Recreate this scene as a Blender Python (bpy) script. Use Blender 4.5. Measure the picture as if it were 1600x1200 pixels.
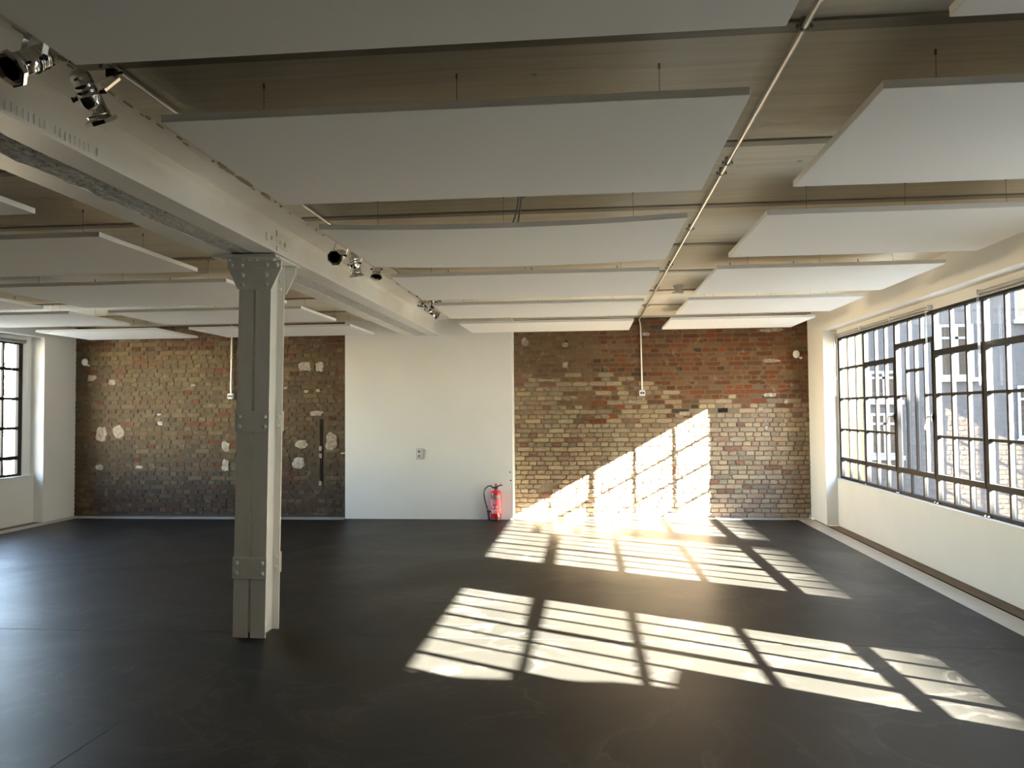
import bpy, bmesh, math, random
from mathutils import Vector, Matrix, noise
C = bpy.context.scene
for o in list(bpy.data.objects): bpy.data.objects.remove(o)
COL = C.collection
R = math.radians

# ------------------------------------------------------------------ camera
cam_d = bpy.data.cameras.new('camera'); cam = bpy.data.objects.new('camera', cam_d); COL.objects.link(cam)
cam_d.sensor_width = 36.0; cam_d.sensor_fit = 'HORIZONTAL'; cam_d.lens = 1204.49 / 1600 * 36
cam_d.clip_start = 0.02; cam_d.clip_end = 300
rx = (0.995242580278557, 0.09706293782523097, -0.00842570479041945)
dn = (-0.011823847751717274, 0.034487866161046606, -0.9993351708571063)
fw = (-0.0967078229763454, 0.994680538257582, 0.03547145030560149)
cam.matrix_world = Matrix(((rx[0], -dn[0], -fw[0], 0), (rx[1], -dn[1], -fw[1], 0), (rx[2], -dn[2], -fw[2], 1.7), (0, 0, 0, 1)))
C.camera = cam

# ------------------------------------------------------------------ sky, sun, exposure
SUN = Vector((-1.0, 0.52, -0.552)).normalized()
SUN_STRENGTH = 375.0
SKY_STRENGTH = 6.2
w = bpy.data.worlds.new('sky'); C.world = w; w.use_nodes = True
nt = w.node_tree; nt.nodes.clear()
sky = nt.nodes.new('ShaderNodeTexSky'); sky.sky_type = 'NISHITA'; sky.sun_disc = False
sky.sun_elevation = math.asin(-SUN.z); sky.sun_rotation = math.atan2(-SUN.x, -SUN.y)
sky.air_density = 1.0; sky.dust_density = 0.15; sky.ozone_density = 1.0
bg = nt.nodes.new('ShaderNodeBackground'); bg.inputs['Strength'].default_value = SKY_STRENGTH
ow = nt.nodes.new('ShaderNodeOutputWorld')
tint = nt.nodes.new('ShaderNodeMix'); tint.data_type = 'RGBA'; tint.blend_type = 'MULTIPLY'; tint.inputs[0].default_value = 1.0; tint.inputs[7].default_value = (1.0, 0.89, 0.83, 1)
nt.links.new(sky.outputs[0], tint.inputs[6]); nt.links.new(tint.outputs[2], bg.inputs[0]); nt.links.new(bg.outputs[0], ow.inputs[0])
sd = bpy.data.lights.new('sun', 'SUN'); sd.energy = SUN_STRENGTH; sd.angle = R(0.53); sd.color = (1.0, 0.955, 0.86)
so = bpy.data.objects.new('sun', sd); COL.objects.link(so); so.location = (12, -6, 9)
so.rotation_euler = SUN.to_track_quat('-Z', 'Y').to_euler()
C.view_settings.view_transform = 'Standard'; C.view_settings.look = 'None'
C.view_settings.gamma = 1.0; C.view_settings.use_curve_mapping = False
C.view_settings.exposure = 0.65
C.cycles.max_bounces = 12; C.cycles.diffuse_bounces = 8; C.cycles.glossy_bounces = 5
C.cycles.transparent_max_bounces = 16; C.cycles.transmission_bounces = 6
C.cycles.sample_clamp_indirect = 6.0; C.cycles.use_denoising = True
C.cycles.caustics_reflective = False; C.cycles.caustics_refractive = False
def portal(name, loc, rot, sx, sy):
    d = bpy.data.lights.new(name, 'AREA'); d.shape = 'RECTANGLE'; d.size = sx; d.size_y = sy
    d.cycles.is_portal = True
    o = bpy.data.objects.new(name, d); COL.objects.link(o); o.location = loc; o.rotation_euler = rot
portal('window_portal', (3.80, 9.05, 1.72), (0, R(90), 0), 2.1, 5.3)
portal('window_portal.001', (3.80, 2.4, 1.72), (0, R(90), 0), 2.1, 5.3)
portal('window_portal.002', (-9.02, 10.3, 1.8), (0, R(-90), 0), 2.15, 2.25)

# ------------------------------------------------------------------ materials
def mat(name, base=(0.8, 0.8, 0.8), rough=0.6, metal=0.0, spec=0.5):
    m = bpy.data.materials.new(name); m.use_nodes = True
    b = m.node_tree.nodes['Principled BSDF']
    b.inputs['Base Color'].default_value = (*base, 1); b.inputs['Roughness'].default_value = rough
    b.inputs['Metallic'].default_value = metal; b.inputs['Specular IOR Level'].default_value = spec
    return m
class N:
    """small helper to wire nodes of one material"""
    def __init__(s, m): s.m = m; s.t = m.node_tree; s.b = s.t.nodes['Principled BSDF']
    def new(s, k, **kw):
        n = s.t.nodes.new(k)
        for a, v in kw.items(): setattr(n, a, v)
        return n
    def link(s, a, b): s.t.links.new(a, b)
    def coord(s, scale=(1, 1, 1), obj=True):
        tc = s.new('ShaderNodeTexCoord'); mp = s.new('ShaderNodeMapping'); mp.inputs['Scale'].default_value = scale
        s.link(tc.outputs['Object'], mp.inputs[0]); return mp.outputs[0]
    def noise(s, vec, scale, detail=4, rough=0.55, dist=0.0):
        n = s.new('ShaderNodeTexNoise'); n.inputs['Scale'].default_value = scale; n.inputs['Detail'].default_value = detail
        n.inputs['Roughness'].default_value = rough; n.inputs['Distortion'].default_value = dist
        s.link(vec, n.inputs['Vector']); return n.outputs['Fac']
    def ramp(s, fac, stops):
        r = s.new('ShaderNodeValToRGB'); e = r.color_ramp.elements
        while len(e) > 1: e.remove(e[-1])
        e[0].position = stops[0][0]; c = stops[0][1]; e[0].color = (c, c, c, 1) if not hasattr(c, '__len__') else (*c, 1)
        for p, c in stops[1:]:
            x = e.new(p); x.color = (c, c, c, 1) if not hasattr(c, '__len__') else (*c, 1)
        s.link(fac, r.inputs[0]); return r.outputs[0]
    def mix(s, fac, a, b, mode='MIX'):
        n = s.new('ShaderNodeMix', data_type='RGBA', blend_type=mode)
        for k, v in ((0, fac), (6, a), (7, b)):
            if hasattr(v, 'links') or hasattr(v, 'is_linked'): s.link(v, n.inputs[k])
            elif k == 0: n.inputs[0].default_value = v
            else: n.inputs[k].default_value = (*v, 1)
        return n.outputs[2]
    def bump(s, h, strength=0.3, dist=0.01):
        n = s.new('ShaderNodeBump'); n.inputs['Strength'].default_value = strength; n.inputs['Distance'].default_value = dist
        s.link(h, n.inputs['Height']); s.link(n.outputs[0], s.b.inputs['Normal'])
    def color(s, c): s.link(c, s.b.inputs['Base Color'])
    def rough(s, c): s.link(c, s.b.inputs['Roughness'])

M = {}
# white plaster walls
m = M['plaster'] = mat('white_plaster', (0.80, 0.785, 0.75), 0.75, spec=0.25); n = N(m); v = n.coord()
f = n.noise(v, 1.3, 5); n.color(n.ramp(f, [(0.3, (0.84, 0.825, 0.79)), (0.7, (0.88, 0.868, 0.835))])); n.bump(n.noise(v, 22, 5), 0.12, 0.004)
m = M['paint'] = mat('white_steel_paint', (0.74, 0.725, 0.68), 0.42, spec=0.4); n = N(m); v = n.coord()
f = n.noise(v, 3.0, 5); n.color(n.ramp(f, [(0.3, (0.78, 0.76, 0.71)), (0.7, (0.85, 0.835, 0.79))])); n.bump(n.noise(v, 35, 4), 0.12, 0.003)
m = M['panel'] = mat('acoustic_board', (0.90, 0.885, 0.86), 0.9, spec=0.1); n = N(m); v = n.coord(); n.bump(n.noise(v, 240, 2), 0.06, 0.001)
m = M['panel_edge'] = m
# ceiling: whitewashed board-marked concrete, grain running along x
m = M['ceiling'] = mat('whitewashed_ceiling', (0.66, 0.61, 0.50), 0.85, spec=0.2); n = N(m)
v = n.coord((0.35, 9, 1)); f = n.noise(v, 3.0, 7, 0.62, 0.4); v2 = n.coord((1, 1, 1)); g = n.noise(v2, 1.6, 4)
c = n.ramp(f, [(0.30, (0.66, 0.60, 0.485)), (0.50, (0.79, 0.73, 0.61)), (0.72, (0.85, 0.80, 0.69))])
c = n.mix(n.ramp(g, [(0.4, 0.0), (0.75, 0.5)]), c, (0.73, 0.70, 0.63))
kn = n.new('ShaderNodeTexVoronoi'); kn.inputs['Scale'].default_value = 2.2; n.link(v2, kn.inputs['Vector'])
c = n.mix(n.ramp(kn.outputs['Distance'], [(0.02, 0.75), (0.05, 0.0)]), c, (0.33, 0.28, 0.21)); n.color(c); n.bump(f, 0.25, 0.006)
m = M['joist'] = mat('grey_painted_joist', (0.50, 0.465, 0.39), 0.7, spec=0.25); n = N(m); v = n.coord((0.5, 6, 6)); n.color(n.ramp(n.noise(v, 5, 5), [(0.3, (0.33, 0.30, 0.245)), (0.7, (0.42, 0.385, 0.32))]))
# flaking mortar between the twin girders
m = M['mortar_rough'] = mat('flaking_mortar', (0.6, 0.6, 0.58), 0.9, spec=0.15); n = N(m); v = n.coord((1.6, 1, 1))
f = n.noise(v, 24, 8, 0.75, 0.2)
tc = n.new('ShaderNodeTexCoord'); sp = n.new('ShaderNodeSeparateXYZ'); n.link(tc.outputs['Object'], sp.inputs[0]); mr = n.new('ShaderNodeMapRange')
mr.inputs[1].default_value = 2.6; mr.inputs[2].default_value = 5.2; mr.inputs[3].default_value = -0.07; mr.inputs[4].default_value = 0.015; n.link(sp.outputs['Y'], mr.inputs[0])
ad = n.new('ShaderNodeMath'); n.link(f, ad.inputs[0]); n.link(mr.outputs[0], ad.inputs[1]); f = ad.outputs[0]; n.color(n.ramp(f, [(0.30, (0.10, 0.095, 0.09)), (0.40, (0.56, 0.55, 0.53)), (0.50, (0.80, 0.79, 0.77)), (0.75, (0.90, 0.89, 0.87))]))
n.bump(f, 1.0, 0.04)
# floor: dark trowelled screed
m = M['floor'] = mat('dark_trowelled_screed', (0.14, 0.125, 0.105), 0.42, spec=0.13); n = N(m); v = n.coord()
big = n.noise(v, 0.5, 4, 0.55, 0.6); sw = n.noise(n.coord((1.0, 1.25, 1)), 0.95, 4, 0.55, 1.3); fine = n.noise(v, 60, 3, 0.6); mask = n.noise(v, 0.8, 3)
c = n.ramp(big, [(0.30, (0.0118, 0.0106, 0.0088)), (0.55, (0.0145, 0.0131, 0.0109)), (0.75, (0.0181, 0.0165, 0.0138))])
ridge = n.ramp(sw, [(0.44, 0.0), (0.492, 0.55), (0.50, 1.0), (0.503, 0.1), (0.56, 0.0)])
c = n.mix(n.mix(1.0, ridge, n.ramp(mask, [(0.36, 0.0), (0.58, 1.0)]), 'MULTIPLY'), c, (0.0473, 0.0430, 0.0370)); c = n.mix(n.ramp(fine, [(0.38, 0.5), (0.6, 0.0)]), c, (0.0085, 0.0100, 0.0088)); n.color(c)
n.rough(n.ramp(big, [(0.3, 0.38), (0.7, 0.52)])); n.bump(n.mix(0.15, sw, fine), 0.18, 0.012)
# brick: colour comes from the individual brick
def brick_mat(name, attr=True):
    m = mat(name, (0.4, 0.3, 0.2), 0.9, spec=0.12); n = N(m); v = n.coord()
    a = n.new('ShaderNodeAttribute'); a.attribute_name = 'Col'
    f = n.noise(v, 28, 7, 0.65); c = n.mix(n.ramp(f, [(0.30, 0.30), (0.5, 0.0)]), a.outputs['Color'], (0.10, 0.065, 0.045))
    c = n.mix(n.ramp(n.noise(v, 9, 6, 0.7), [(0.56, 0.0), (0.78, 0.40)]), c, (0.40, 0.33, 0.24))
    n.color(c); n.bump(f, 0.55, 0.012); return m
M['brick'] = brick_mat('old_brick'); M['brick_mortar'] = brick_mat('lime_mortar')
m = M['patch'] = mat('old_plaster_patch', (0.5084, 0.4756, 0.4264), 0.9, spec=0.1); n = N(m); v = n.coord(); f = n.noise(v, 26, 6, 0.7)
n.color(n.ramp(f, [(0.36, (0.2132, 0.1722, 0.1271)), (0.52, (0.3854, 0.3526, 0.3034)), (0.7, (0.5084, 0.4879, 0.4510))])); n.bump(f, 0.6, 0.01)
m = M['patch_dull'] = mat('dull_mortar_patch', (0.33, 0.27, 0.21), 0.95, spec=0.1); n = N(m); v = n.coord(); f = n.noise(v, 22, 6, 0.7)
n.color(n.ramp(f, [(0.36, (0.20, 0.155, 0.115)), (0.55, (0.36, 0.30, 0.235)), (0.75, (0.50, 0.45, 0.38))])); n.bump(f, 0.6, 0.01)
m = M['crumb'] = mat('crumbling_brown_plaster', (0.42, 0.35, 0.24), 0.95, spec=0.1)
m = M['frame'] = mat('dark_brown_window_steel', (0.0065, 0.0052, 0.0044), 0.6, spec=0.22)
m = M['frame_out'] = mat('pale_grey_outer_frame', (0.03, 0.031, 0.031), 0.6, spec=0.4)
m = M['sill'] = mat('white_sill_board', (0.82, 0.82, 0.81), 0.35, spec=0.5)
m = M['chan'] = mat('brushed_floor_channel', (0.42, 0.405, 0.37), 0.42, 0.35); n = N(m); n.rough(n.ramp(n.noise(n.coord((1, 1, 1)), 6, 3), [(0.3, 0.36), (0.7, 0.5)]))
m = M['slot'] = mat('black_gap', (0.008, 0.008, 0.008), 0.9, spec=0.05)
m = M['gravel'] = mat('brown_recess_boards', (0.13, 0.095, 0.068), 0.8); n = N(m); v = n.coord((9, 0.6, 1)); n.color(n.ramp(n.noise(v, 5, 5), [(0.3, (0.09, 0.064, 0.045)), (0.7, (0.17, 0.13, 0.095))]))
m = M['chrome'] = mat('polished_aluminium', (0.80, 0.77, 0.73), 0.12, 1.0)
m = M['steel'] = mat('galvanised_steel', (0.62, 0.60, 0.56), 0.33, 0.9)
m = M['black'] = mat('black_plastic', (0.012, 0.012, 0.013), 0.4)
m = M['lens'] = mat('dark_lamp_glass', (0.01, 0.01, 0.012), 0.08, spec=0.7)
m = M['wire'] = mat('thin_steel_wire', (0.22, 0.20, 0.17), 0.5, 0.6)
m = M['white_plastic'] = mat('white_plastic', (0.82, 0.82, 0.80), 0.35)
m = M['grey_frame'] = mat('light_grey_plastic', (0.52, 0.52, 0.51), 0.4)
m = M['grey_plastic'] = mat('grey_plastic', (0.30, 0.31, 0.31), 0.45)
m = M['blind'] = mat('grey_white_blind_tube', (0.34, 0.335, 0.325), 0.5)
m = M['blind_dark'] = mat('grey_blind_tube', (0.30, 0.30, 0.31), 0.5)
m = M['red'] = mat('red_enamel', (0.62, 0.012, 0.018), 0.22, spec=0.6)
m = M['label_red'] = mat('printed_red_label', (0.62, 0.07, 0.10), 0.4)
m = M['label_white'] = mat('white_print', (0.86, 0.78, 0.78), 0.5)
m = M['label_grey'] = mat('silver_grey_label_band', (0.16, 0.155, 0.155), 0.4)
m = M['brass'] = mat('orange_brown_cap', (0.36, 0.16, 0.07), 0.45)
m = M['joint'] = mat('dark_joint_filler', (0.035, 0.03, 0.026), 0.7)
m = M['hole'] = mat('dark_hole', (0.02, 0.017, 0.014), 0.9, spec=0.05)
# outside
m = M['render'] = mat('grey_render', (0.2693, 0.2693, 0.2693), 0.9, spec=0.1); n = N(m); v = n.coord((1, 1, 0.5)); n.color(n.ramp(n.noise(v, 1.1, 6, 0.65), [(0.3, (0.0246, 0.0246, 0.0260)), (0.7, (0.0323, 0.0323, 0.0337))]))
m = M['glaze'] = mat('yellow_glazed_brick', (0.72, 0.56, 0.30), 0.45); n = N(m); tc = n.new('ShaderNodeTexCoord'); sp = n.new('ShaderNodeSeparateXYZ'); n.link(tc.outputs['Object'], sp.inputs[0])
cb = n.new('ShaderNodeCombineXYZ'); n.link(sp.outputs['X'], cb.inputs[0]); n.link(sp.outputs['Z'], cb.inputs[1])
bt = n.new('ShaderNodeTexBrick'); bt.inputs['Scale'].default_value = 1.0; bt.inputs['Brick Width'].default_value = 1.2; bt.inputs['Row Height'].default_value = 0.077; bt.inputs['Mortar Size'].default_value = 0.007
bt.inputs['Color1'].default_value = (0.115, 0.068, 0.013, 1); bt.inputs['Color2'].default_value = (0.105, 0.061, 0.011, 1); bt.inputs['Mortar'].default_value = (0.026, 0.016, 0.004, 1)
n.link(cb.outputs[0], bt.inputs['Vector']); n.color(bt.outputs['Color'])
m = M['greybrick'] = mat('grey_facing_brick', (0.3825, 0.3740, 0.3570), 0.8); n = N(m); tc = n.new('ShaderNodeTexCoord'); sp = n.new('ShaderNodeSeparateXYZ'); n.link(tc.outputs['Object'], sp.inputs[0])
cb = n.new('ShaderNodeCombineXYZ'); n.link(sp.outputs['X'], cb.inputs[0]); n.link(sp.outputs['Z'], cb.inputs[1])
bt = n.new('ShaderNodeTexBrick'); bt.inputs['Scale'].default_value = 1.0; bt.inputs['Brick Width'].default_value = 0.26; bt.inputs['Row Height'].default_value = 0.10; bt.inputs['Mortar Size'].default_value = 0.012
bt.inputs['Color1'].default_value = (0.10, 0.097, 0.09, 1); bt.inputs['Color2'].default_value = (0.08, 0.077, 0.073, 1); bt.inputs['Mortar'].default_value = (0.05, 0.047, 0.044, 1)
n.link(cb.outputs[0], bt.inputs['Vector']); n.color(bt.outputs['Color'])
m = M['yard'] = mat('courtyard_paving', (0.52, 0.44, 0.33), 0.9)
m = M['bark'] = mat('grey_bark', (0.16, 0.13, 0.10), 0.9)
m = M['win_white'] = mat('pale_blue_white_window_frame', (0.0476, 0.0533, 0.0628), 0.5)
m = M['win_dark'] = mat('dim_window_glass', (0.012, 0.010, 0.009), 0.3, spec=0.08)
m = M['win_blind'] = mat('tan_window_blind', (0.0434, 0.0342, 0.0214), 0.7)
m = M['east'] = mat('cream_render', (0.80, 0.69, 0.52), 0.9)
# window glass: thin pane, clear with a fresnel reflection
m = M['glass'] = bpy.data.materials.new('window_glass'); m.use_nodes = True; t = m.node_tree; t.nodes.clear()
ge = t.nodes.new('ShaderNodeNewGeometry'); dt = t.nodes.new('ShaderNodeVectorMath'); dt.operation = 'DOT_PRODUCT'
t.links.new(ge.outputs['Normal'], dt.inputs[0]); t.links.new(ge.outputs['Incoming'], dt.inputs[1])
def mth(op, a, b_=None):
    k = t.nodes.new('ShaderNodeMath'); k.operation = op
    for q, vv in ((0, a), (1, b_)):
        if vv is None: continue
        if isinstance(vv, (int, float)): k.inputs[q].default_value = vv
        else: t.links.new(vv, k.inputs[q])
    return k.outputs[0]
sch = mth('ADD', mth('MULTIPLY', mth('POWER', mth('SUBTRACT', 1.0, mth('ABSOLUTE', dt.outputs['Value'])), 5.0), 0.93), 0.07)   # two panes
tr = t.nodes.new('ShaderNodeBsdfTransparent'); tr.inputs[0].default_value = (0.95, 0.97, 0.96, 1)
gl = t.nodes.new('ShaderNodeBsdfGlossy'); gl.inputs['Roughness'].default_value = 0.0; mx = t.nodes.new('ShaderNodeMixShader'); ou = t.nodes.new('ShaderNodeOutputMaterial')
t.links.new(sch, mx.inputs[0]); t.links.new(tr.outputs[0], mx.inputs[1]); t.links.new(gl.outputs[0], mx.inputs[2]); t.links.new(mx.outputs[0], ou.inputs[0])

# ------------------------------------------------------------------ mesh helpers
class MB:
    def __init__(s): s.v = []; s.f = []; s.smooth = []; s.col = None
    def add(s, vs, fs, smooth=False):
        k = len(s.v); s.v += [tuple(x) for x in vs]
        for f in fs: s.f.append(tuple(k + i for i in f)); s.smooth.append(smooth)
        return s
    def box(s, x0, x1, y0, y1, z0, z1):
        if x0 > x1: x0, x1 = x1, x0
        if y0 > y1: y0, y1 = y1, y0
        if z0 > z1: z0, z1 = z1, z0
        v = [(x, y, z) for z in (z0, z1) for y in (y0, y1) for x in (x0, x1)]
        return s.add(v, [(0, 2, 3, 1), (4, 5, 7, 6), (0, 1, 5, 4), (2, 6, 7, 3), (0, 4, 6, 2), (1, 3, 7, 5)])
    def bbox(s, x0, x1, y0, y1, z0, z1, b=0.004):
        """box with chamfered edges"""
        bm = bmesh.new(); bmesh.ops.create_cube(bm, size=1)
        for v in bm.verts:
            v.co = ((x0 + x1) / 2 + v.co.x * abs(x1 - x0), (y0 + y1) / 2 + v.co.y * abs(y1 - y0), (z0 + z1) / 2 + v.co.z * abs(z1 - z0))
        bmesh.ops.bevel(bm, geom=list(bm.edges), offset=b, segments=2, affect='EDGES', profile=0.5)
        bm.verts.index_update(); s.add([v.co for v in bm.verts], [[v.index for v in f.verts] for f in bm.faces]); bm.free(); return s
    def prism(s, poly, axis, a, b):
        """extrude a 2D polygon along axis 0/1/2 from a to b; poly gives the two other coordinates in order"""
        def P(p, t):
            q = list(p); q.insert(axis, t); return q
        k = len(poly); v = [P(p, a) for p in poly] + [P(p, b) for p in poly]
        f = [tuple(range(k))[::-1], tuple(range(k, 2 * k))] + [(i, (i + 1) % k, k + (i + 1) % k, k + i) for i in range(k)]
        return s.add(v, f)
    def tube(s, pts, r, seg=8, caps=True, smooth=True):
        pts = [Vector(p) for p in pts]; rr = r if hasattr(r, '__len__') else [r] * len(pts)
        rings = []; prev = None
        for i, p in enumerate(pts):
            d = (pts[min(i + 1, len(pts) - 1)] - pts[max(i - 1, 0)]).normalized()
            if prev is None: u = d.orthogonal().normalized()
            else:
                u = prev - d * prev.dot(d)
                u = u.normalized() if u.length > 1e-6 else d.orthogonal().normalized()
            prev = u; vv = d.cross(u)
            rings.append([p + (u * math.cos(2 * math.pi * k / seg) + vv * math.sin(2 * math.pi * k / seg)) * rr[i] for k in range(seg)])
        v = [q for ring in rings for q in ring]; f = []
        for i in range(len(rings) - 1):
            for k in range(seg):
                a = i * seg + k; b = i * seg + (k + 1) % seg; f.append((a, b, b + seg, a + seg))
        s.add(v, f, smooth)
        if caps: s.add(rings[0], [tuple(range(seg))[::-1]]); s.add(rings[-1], [tuple(range(seg))])
        return s
    def lathe(s, prof, seg=24, mtx=None, smooth=True, close=False):
        """prof: list of (radius, z); mtx places it"""
        v = []; f = []
        for r, z in prof:
            for k in range(seg):
                a = 2 * math.pi * k / seg; v.append(Vector((r * math.cos(a), r * math.sin(a), z)))
        for i in range(len(prof) - 1):
            for k in range(seg):
                a = i * seg + k; b = i * seg + (k + 1) % seg; f.append((a, b, b + seg, a + seg))
        if mtx: v = [mtx @ q for q in v]
        return s.add(v, f, smooth)
    def dome(s, c, nrm, r, h, seg=10):
        """rivet head on a surface"""
        m = Vector(nrm).to_track_quat('Z', 'Y').to_matrix().to_4x4(); m.translation = Vector(c)
        return s.lathe([(r, 0), (r * 0.93, h * 0.45), (r * 0.66, h * 0.82), (r * 0.3, h * 0.98), (0.0005, h)], seg, m)
    def xform(s, mtx):
        s.v = [tuple(mtx @ Vector(p)) for p in s.v]; return s
    def build(s, name, material, parent=None, kind=None):
        me = bpy.data.meshes.new(name); me.from_pydata(s.v, [], s.f); me.update()
        me.polygons.foreach_set('use_smooth', s.smooth)
        if s.col is not None:
            a = me.attributes.new('Col', 'FLOAT_COLOR', 'FACE')
            a.data.foreach_set('color', [x for c in s.col for x in (*c, 1.0)])
        me.materials.append(material)
        o = bpy.data.objects.new(name, me); COL.objects.link(o)
        if parent: o.parent = parent
        if kind: o['kind'] = kind
        return o
def fixn(o):
    bm = bmesh.new(); bm.from_mesh(o.data); bmesh.ops.recalc_face_normals(bm, faces=bm.faces); bm.to_mesh(o.data); bm.free(); return o
def tag(o, label, cat, group=None):
    o['label'] = label; o['category'] = cat
    if group: o['group'] = group
    return o
def thing(name, label, cat, loc=(0, 0, 0), group=None):
    o = bpy.data.objects.new(name, None); COL.objects.link(o); o.location = loc; o.empty_display_size = 0.1
    return tag(o, label, cat, group)
def struct_root(name):
    o = bpy.data.objects.new(name, None); COL.objects.link(o); o['kind'] = 'structure'; return o

# ------------------------------------------------------------------ dimensions
ZC = 3.19                 # ceiling
WR, WL = 12.48, 12.30     # right and left brick wall faces
XR, XL = 3.46, -8.64      # faces of right and left pilasters
YN = -4.6                 # wall behind the camera

# ------------------------------------------------------------------ floor, ceiling
b = MB(); b.box(-9.3, 3.23, YN - 0.3, 12.9, -0.3, 0.0); floor = b.build('floor', M['floor'], kind='structure')
b = MB(); b.box(-8.64, -2.60, 5.798, 5.803, -0.004, 0.0012); b.box(-2.54, 3.20, 5.800, 5.805, -0.004, 0.0012); b.build('expansion_joint', M['joint'], floor)
b = MB(); b.box(-2.600, -2.596, -3.9, 5.66, -0.004, 0.0012); b.box(-2.600, -2.596, 5.97, 12.1, -0.004, 0.0012); b.build('expansion_joint', M['joint'], floor)
b = MB(); b.box(-9.4, 3.9, YN - 0.3, 12.9, ZC, ZC + 0.3); ceil = b.build('ceiling', M['ceiling'], kind='structure')
for k in range(-4, 7):
    y = 4.355 + 1.325 * k
    for x0, x1 in ((-8.64, -2.88), (-2.15, XR)):
        b = MB(); b.bbox(x0, x1, y - 0.04, y + 0.045, ZC - 0.012, ZC + 0.01, 0.003); b.build('joist_flange', M['joist'], ceil)

# ------------------------------------------------------------------ brick walls, brick by brick
def brick_wall(name, x0, x1, yf, z1, pal, seed, recess, holes=()):
    rnd = random.Random(seed); b = MB(); b.col = []
    ch = 0.0747; L = 0.262; H = 0.131; jt = 0.011
    nz = int(z1 / ch) + 1
    def clash(a0, a1, c0, c1):
        for hx0, hx1, hz0, hz1 in holes:
            if a1 > hx0 and a0 < hx1 and c1 > hz0 and c0 < hz1: return True
        return False
    for k in range(nz):
        z0 = k * ch + 0.006; zt = min(z0 + ch - jt * 0.9, z1)
        if zt - z0 < 0.02: continue
        stret = k % 2 == 0
        st = L if stret else H
        off = 0.0 if not stret else (H * 0.5 if k % 4 == 0 else H * 1.5)
        x = x0 - off - rnd.random() * 0.03
        while x < x1:
            ln = st * (1 + rnd.uniform(-0.05, 0.05))
            if stret and rnd.random() < 0.12: ln = H
            a0 = max(x + jt / 2, x0); a1 = min(x + ln - jt / 2, x1); x += ln
            if a1 - a0 < 0.025: continue
            if clash(a0, a1, z0, zt): continue
            u = ((a0 + a1) / 2 - x0) / (x1 - x0); vv = (z0 + zt) / 2
            c = pal(u, vv, rnd)
            nx = max(2, int((a1 - a0) / 0.045)); pr = rnd.uniform(-0.0035, 0.0035); rot = rnd.uniform(-0.004, 0.004)
            dz = rnd.uniform(-0.003, 0.003)
            vs = []; fs = []
            for j in range(3):
                for i in range(nx + 1):
                    px = a0 + (a1 - a0) * i / nx; pz = z0 + dz + (zt - z0) * j / 2
                    edge = (i in (0, nx)) + (j in (0, 2))
                    chip = 0.0
                    if edge == 2: chip = rnd.uniform(0.001, 0.008)
                    elif edge == 1: chip = rnd.uniform(0, 0.0035)
                    cx = px + ((chip if i == 0 else -chip) if i in (0, nx) else 0); cz = pz + ((chip if j == 0 else -chip) if j in (0, 2) else 0)
                    cy = yf + pr + rot * (i / nx - 0.5) + chip * 0.6 + rnd.uniform(-0.0016, 0.0016)
                    vs.append((cx, cy, cz))
            w1 = nx + 1
            for j in range(2):
                for i in range(nx): fs.append((j * w1 + i, j * w1 + i + 1, (j + 1) * w1 + i + 1, (j + 1) * w1 + i))
            ring = [i for i in range(w1)] + [j * w1 + nx for j in (1, 2)] + [2 * w1 + i for i in range(nx - 1, -1, -1)] + [w1]
            base = len(vs)
            for r_ in ring:
                px, py, pz = vs[r_]; vs.append((px + (0.002 if px > (a0 + a1) / 2 else -0.002), yf + 0.035, pz + (0.002 if pz > (z0 + zt) / 2 else -0.002)))
            for q in range(len(ring)):
                q2 = (q + 1) % len(ring); fs.append((ring[q2], ring[q], base + q, base + q2))
            b.add(vs, fs, False); b.col += [c] * len(fs)
    wall = b.build(name, M['brick'], kind='structure')
    # mortar bed behind the bricks
    g = MB(); g.col = []; nx, nzz = 64, 48; vs = []
    for j in range(nzz + 1):
        for i in range(nx + 1):
            x = x0 + (x1 - x0) * i / nx; z = z1 * j / nzz
            vs.append((x, yf + recess(i / nx, z) + noise.noise(Vector((x * 9, z * 9, seed))) * 0.003, z))
    fs = [(j * (nx + 1) + i, j * (nx + 1) + i + 1, (j + 1) * (nx + 1) + i + 1, (j + 1) * (nx + 1) + i) for j in range(nzz) for i in range(nx)]
    keep = []
    for f in fs:
        cx = sum(vs[q][0] for q in f) / 4; cz = sum(vs[q][2] for q in f) / 4
        keep.append(f); c = pal((cx - x0) / (x1 - x0), cz, None); g.col.append(c)
    g.add(vs, keep, True); g.build('mortar_bed', M['brick_mortar'], wall)
    d = MB(); d.box(x0 - 0.3, x1 + 0.3, yf + 0.045, yf + 0.5, 0, z1 + 0.3); d.build('wall_core', M['plaster'], wall)
    return wall
def lerp(a, c, t): return tuple(a[i] + (c[i] - a[i]) * t for i in range(3))
def jit(c, rnd, s=0.16):
    k = 1 + rnd.uniform(-s, s); h = rnd.uniform(-0.05, 0.05); return (c[0] * k * (1 + h), c[1] * k, c[2] * k * (1 - h))
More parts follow.
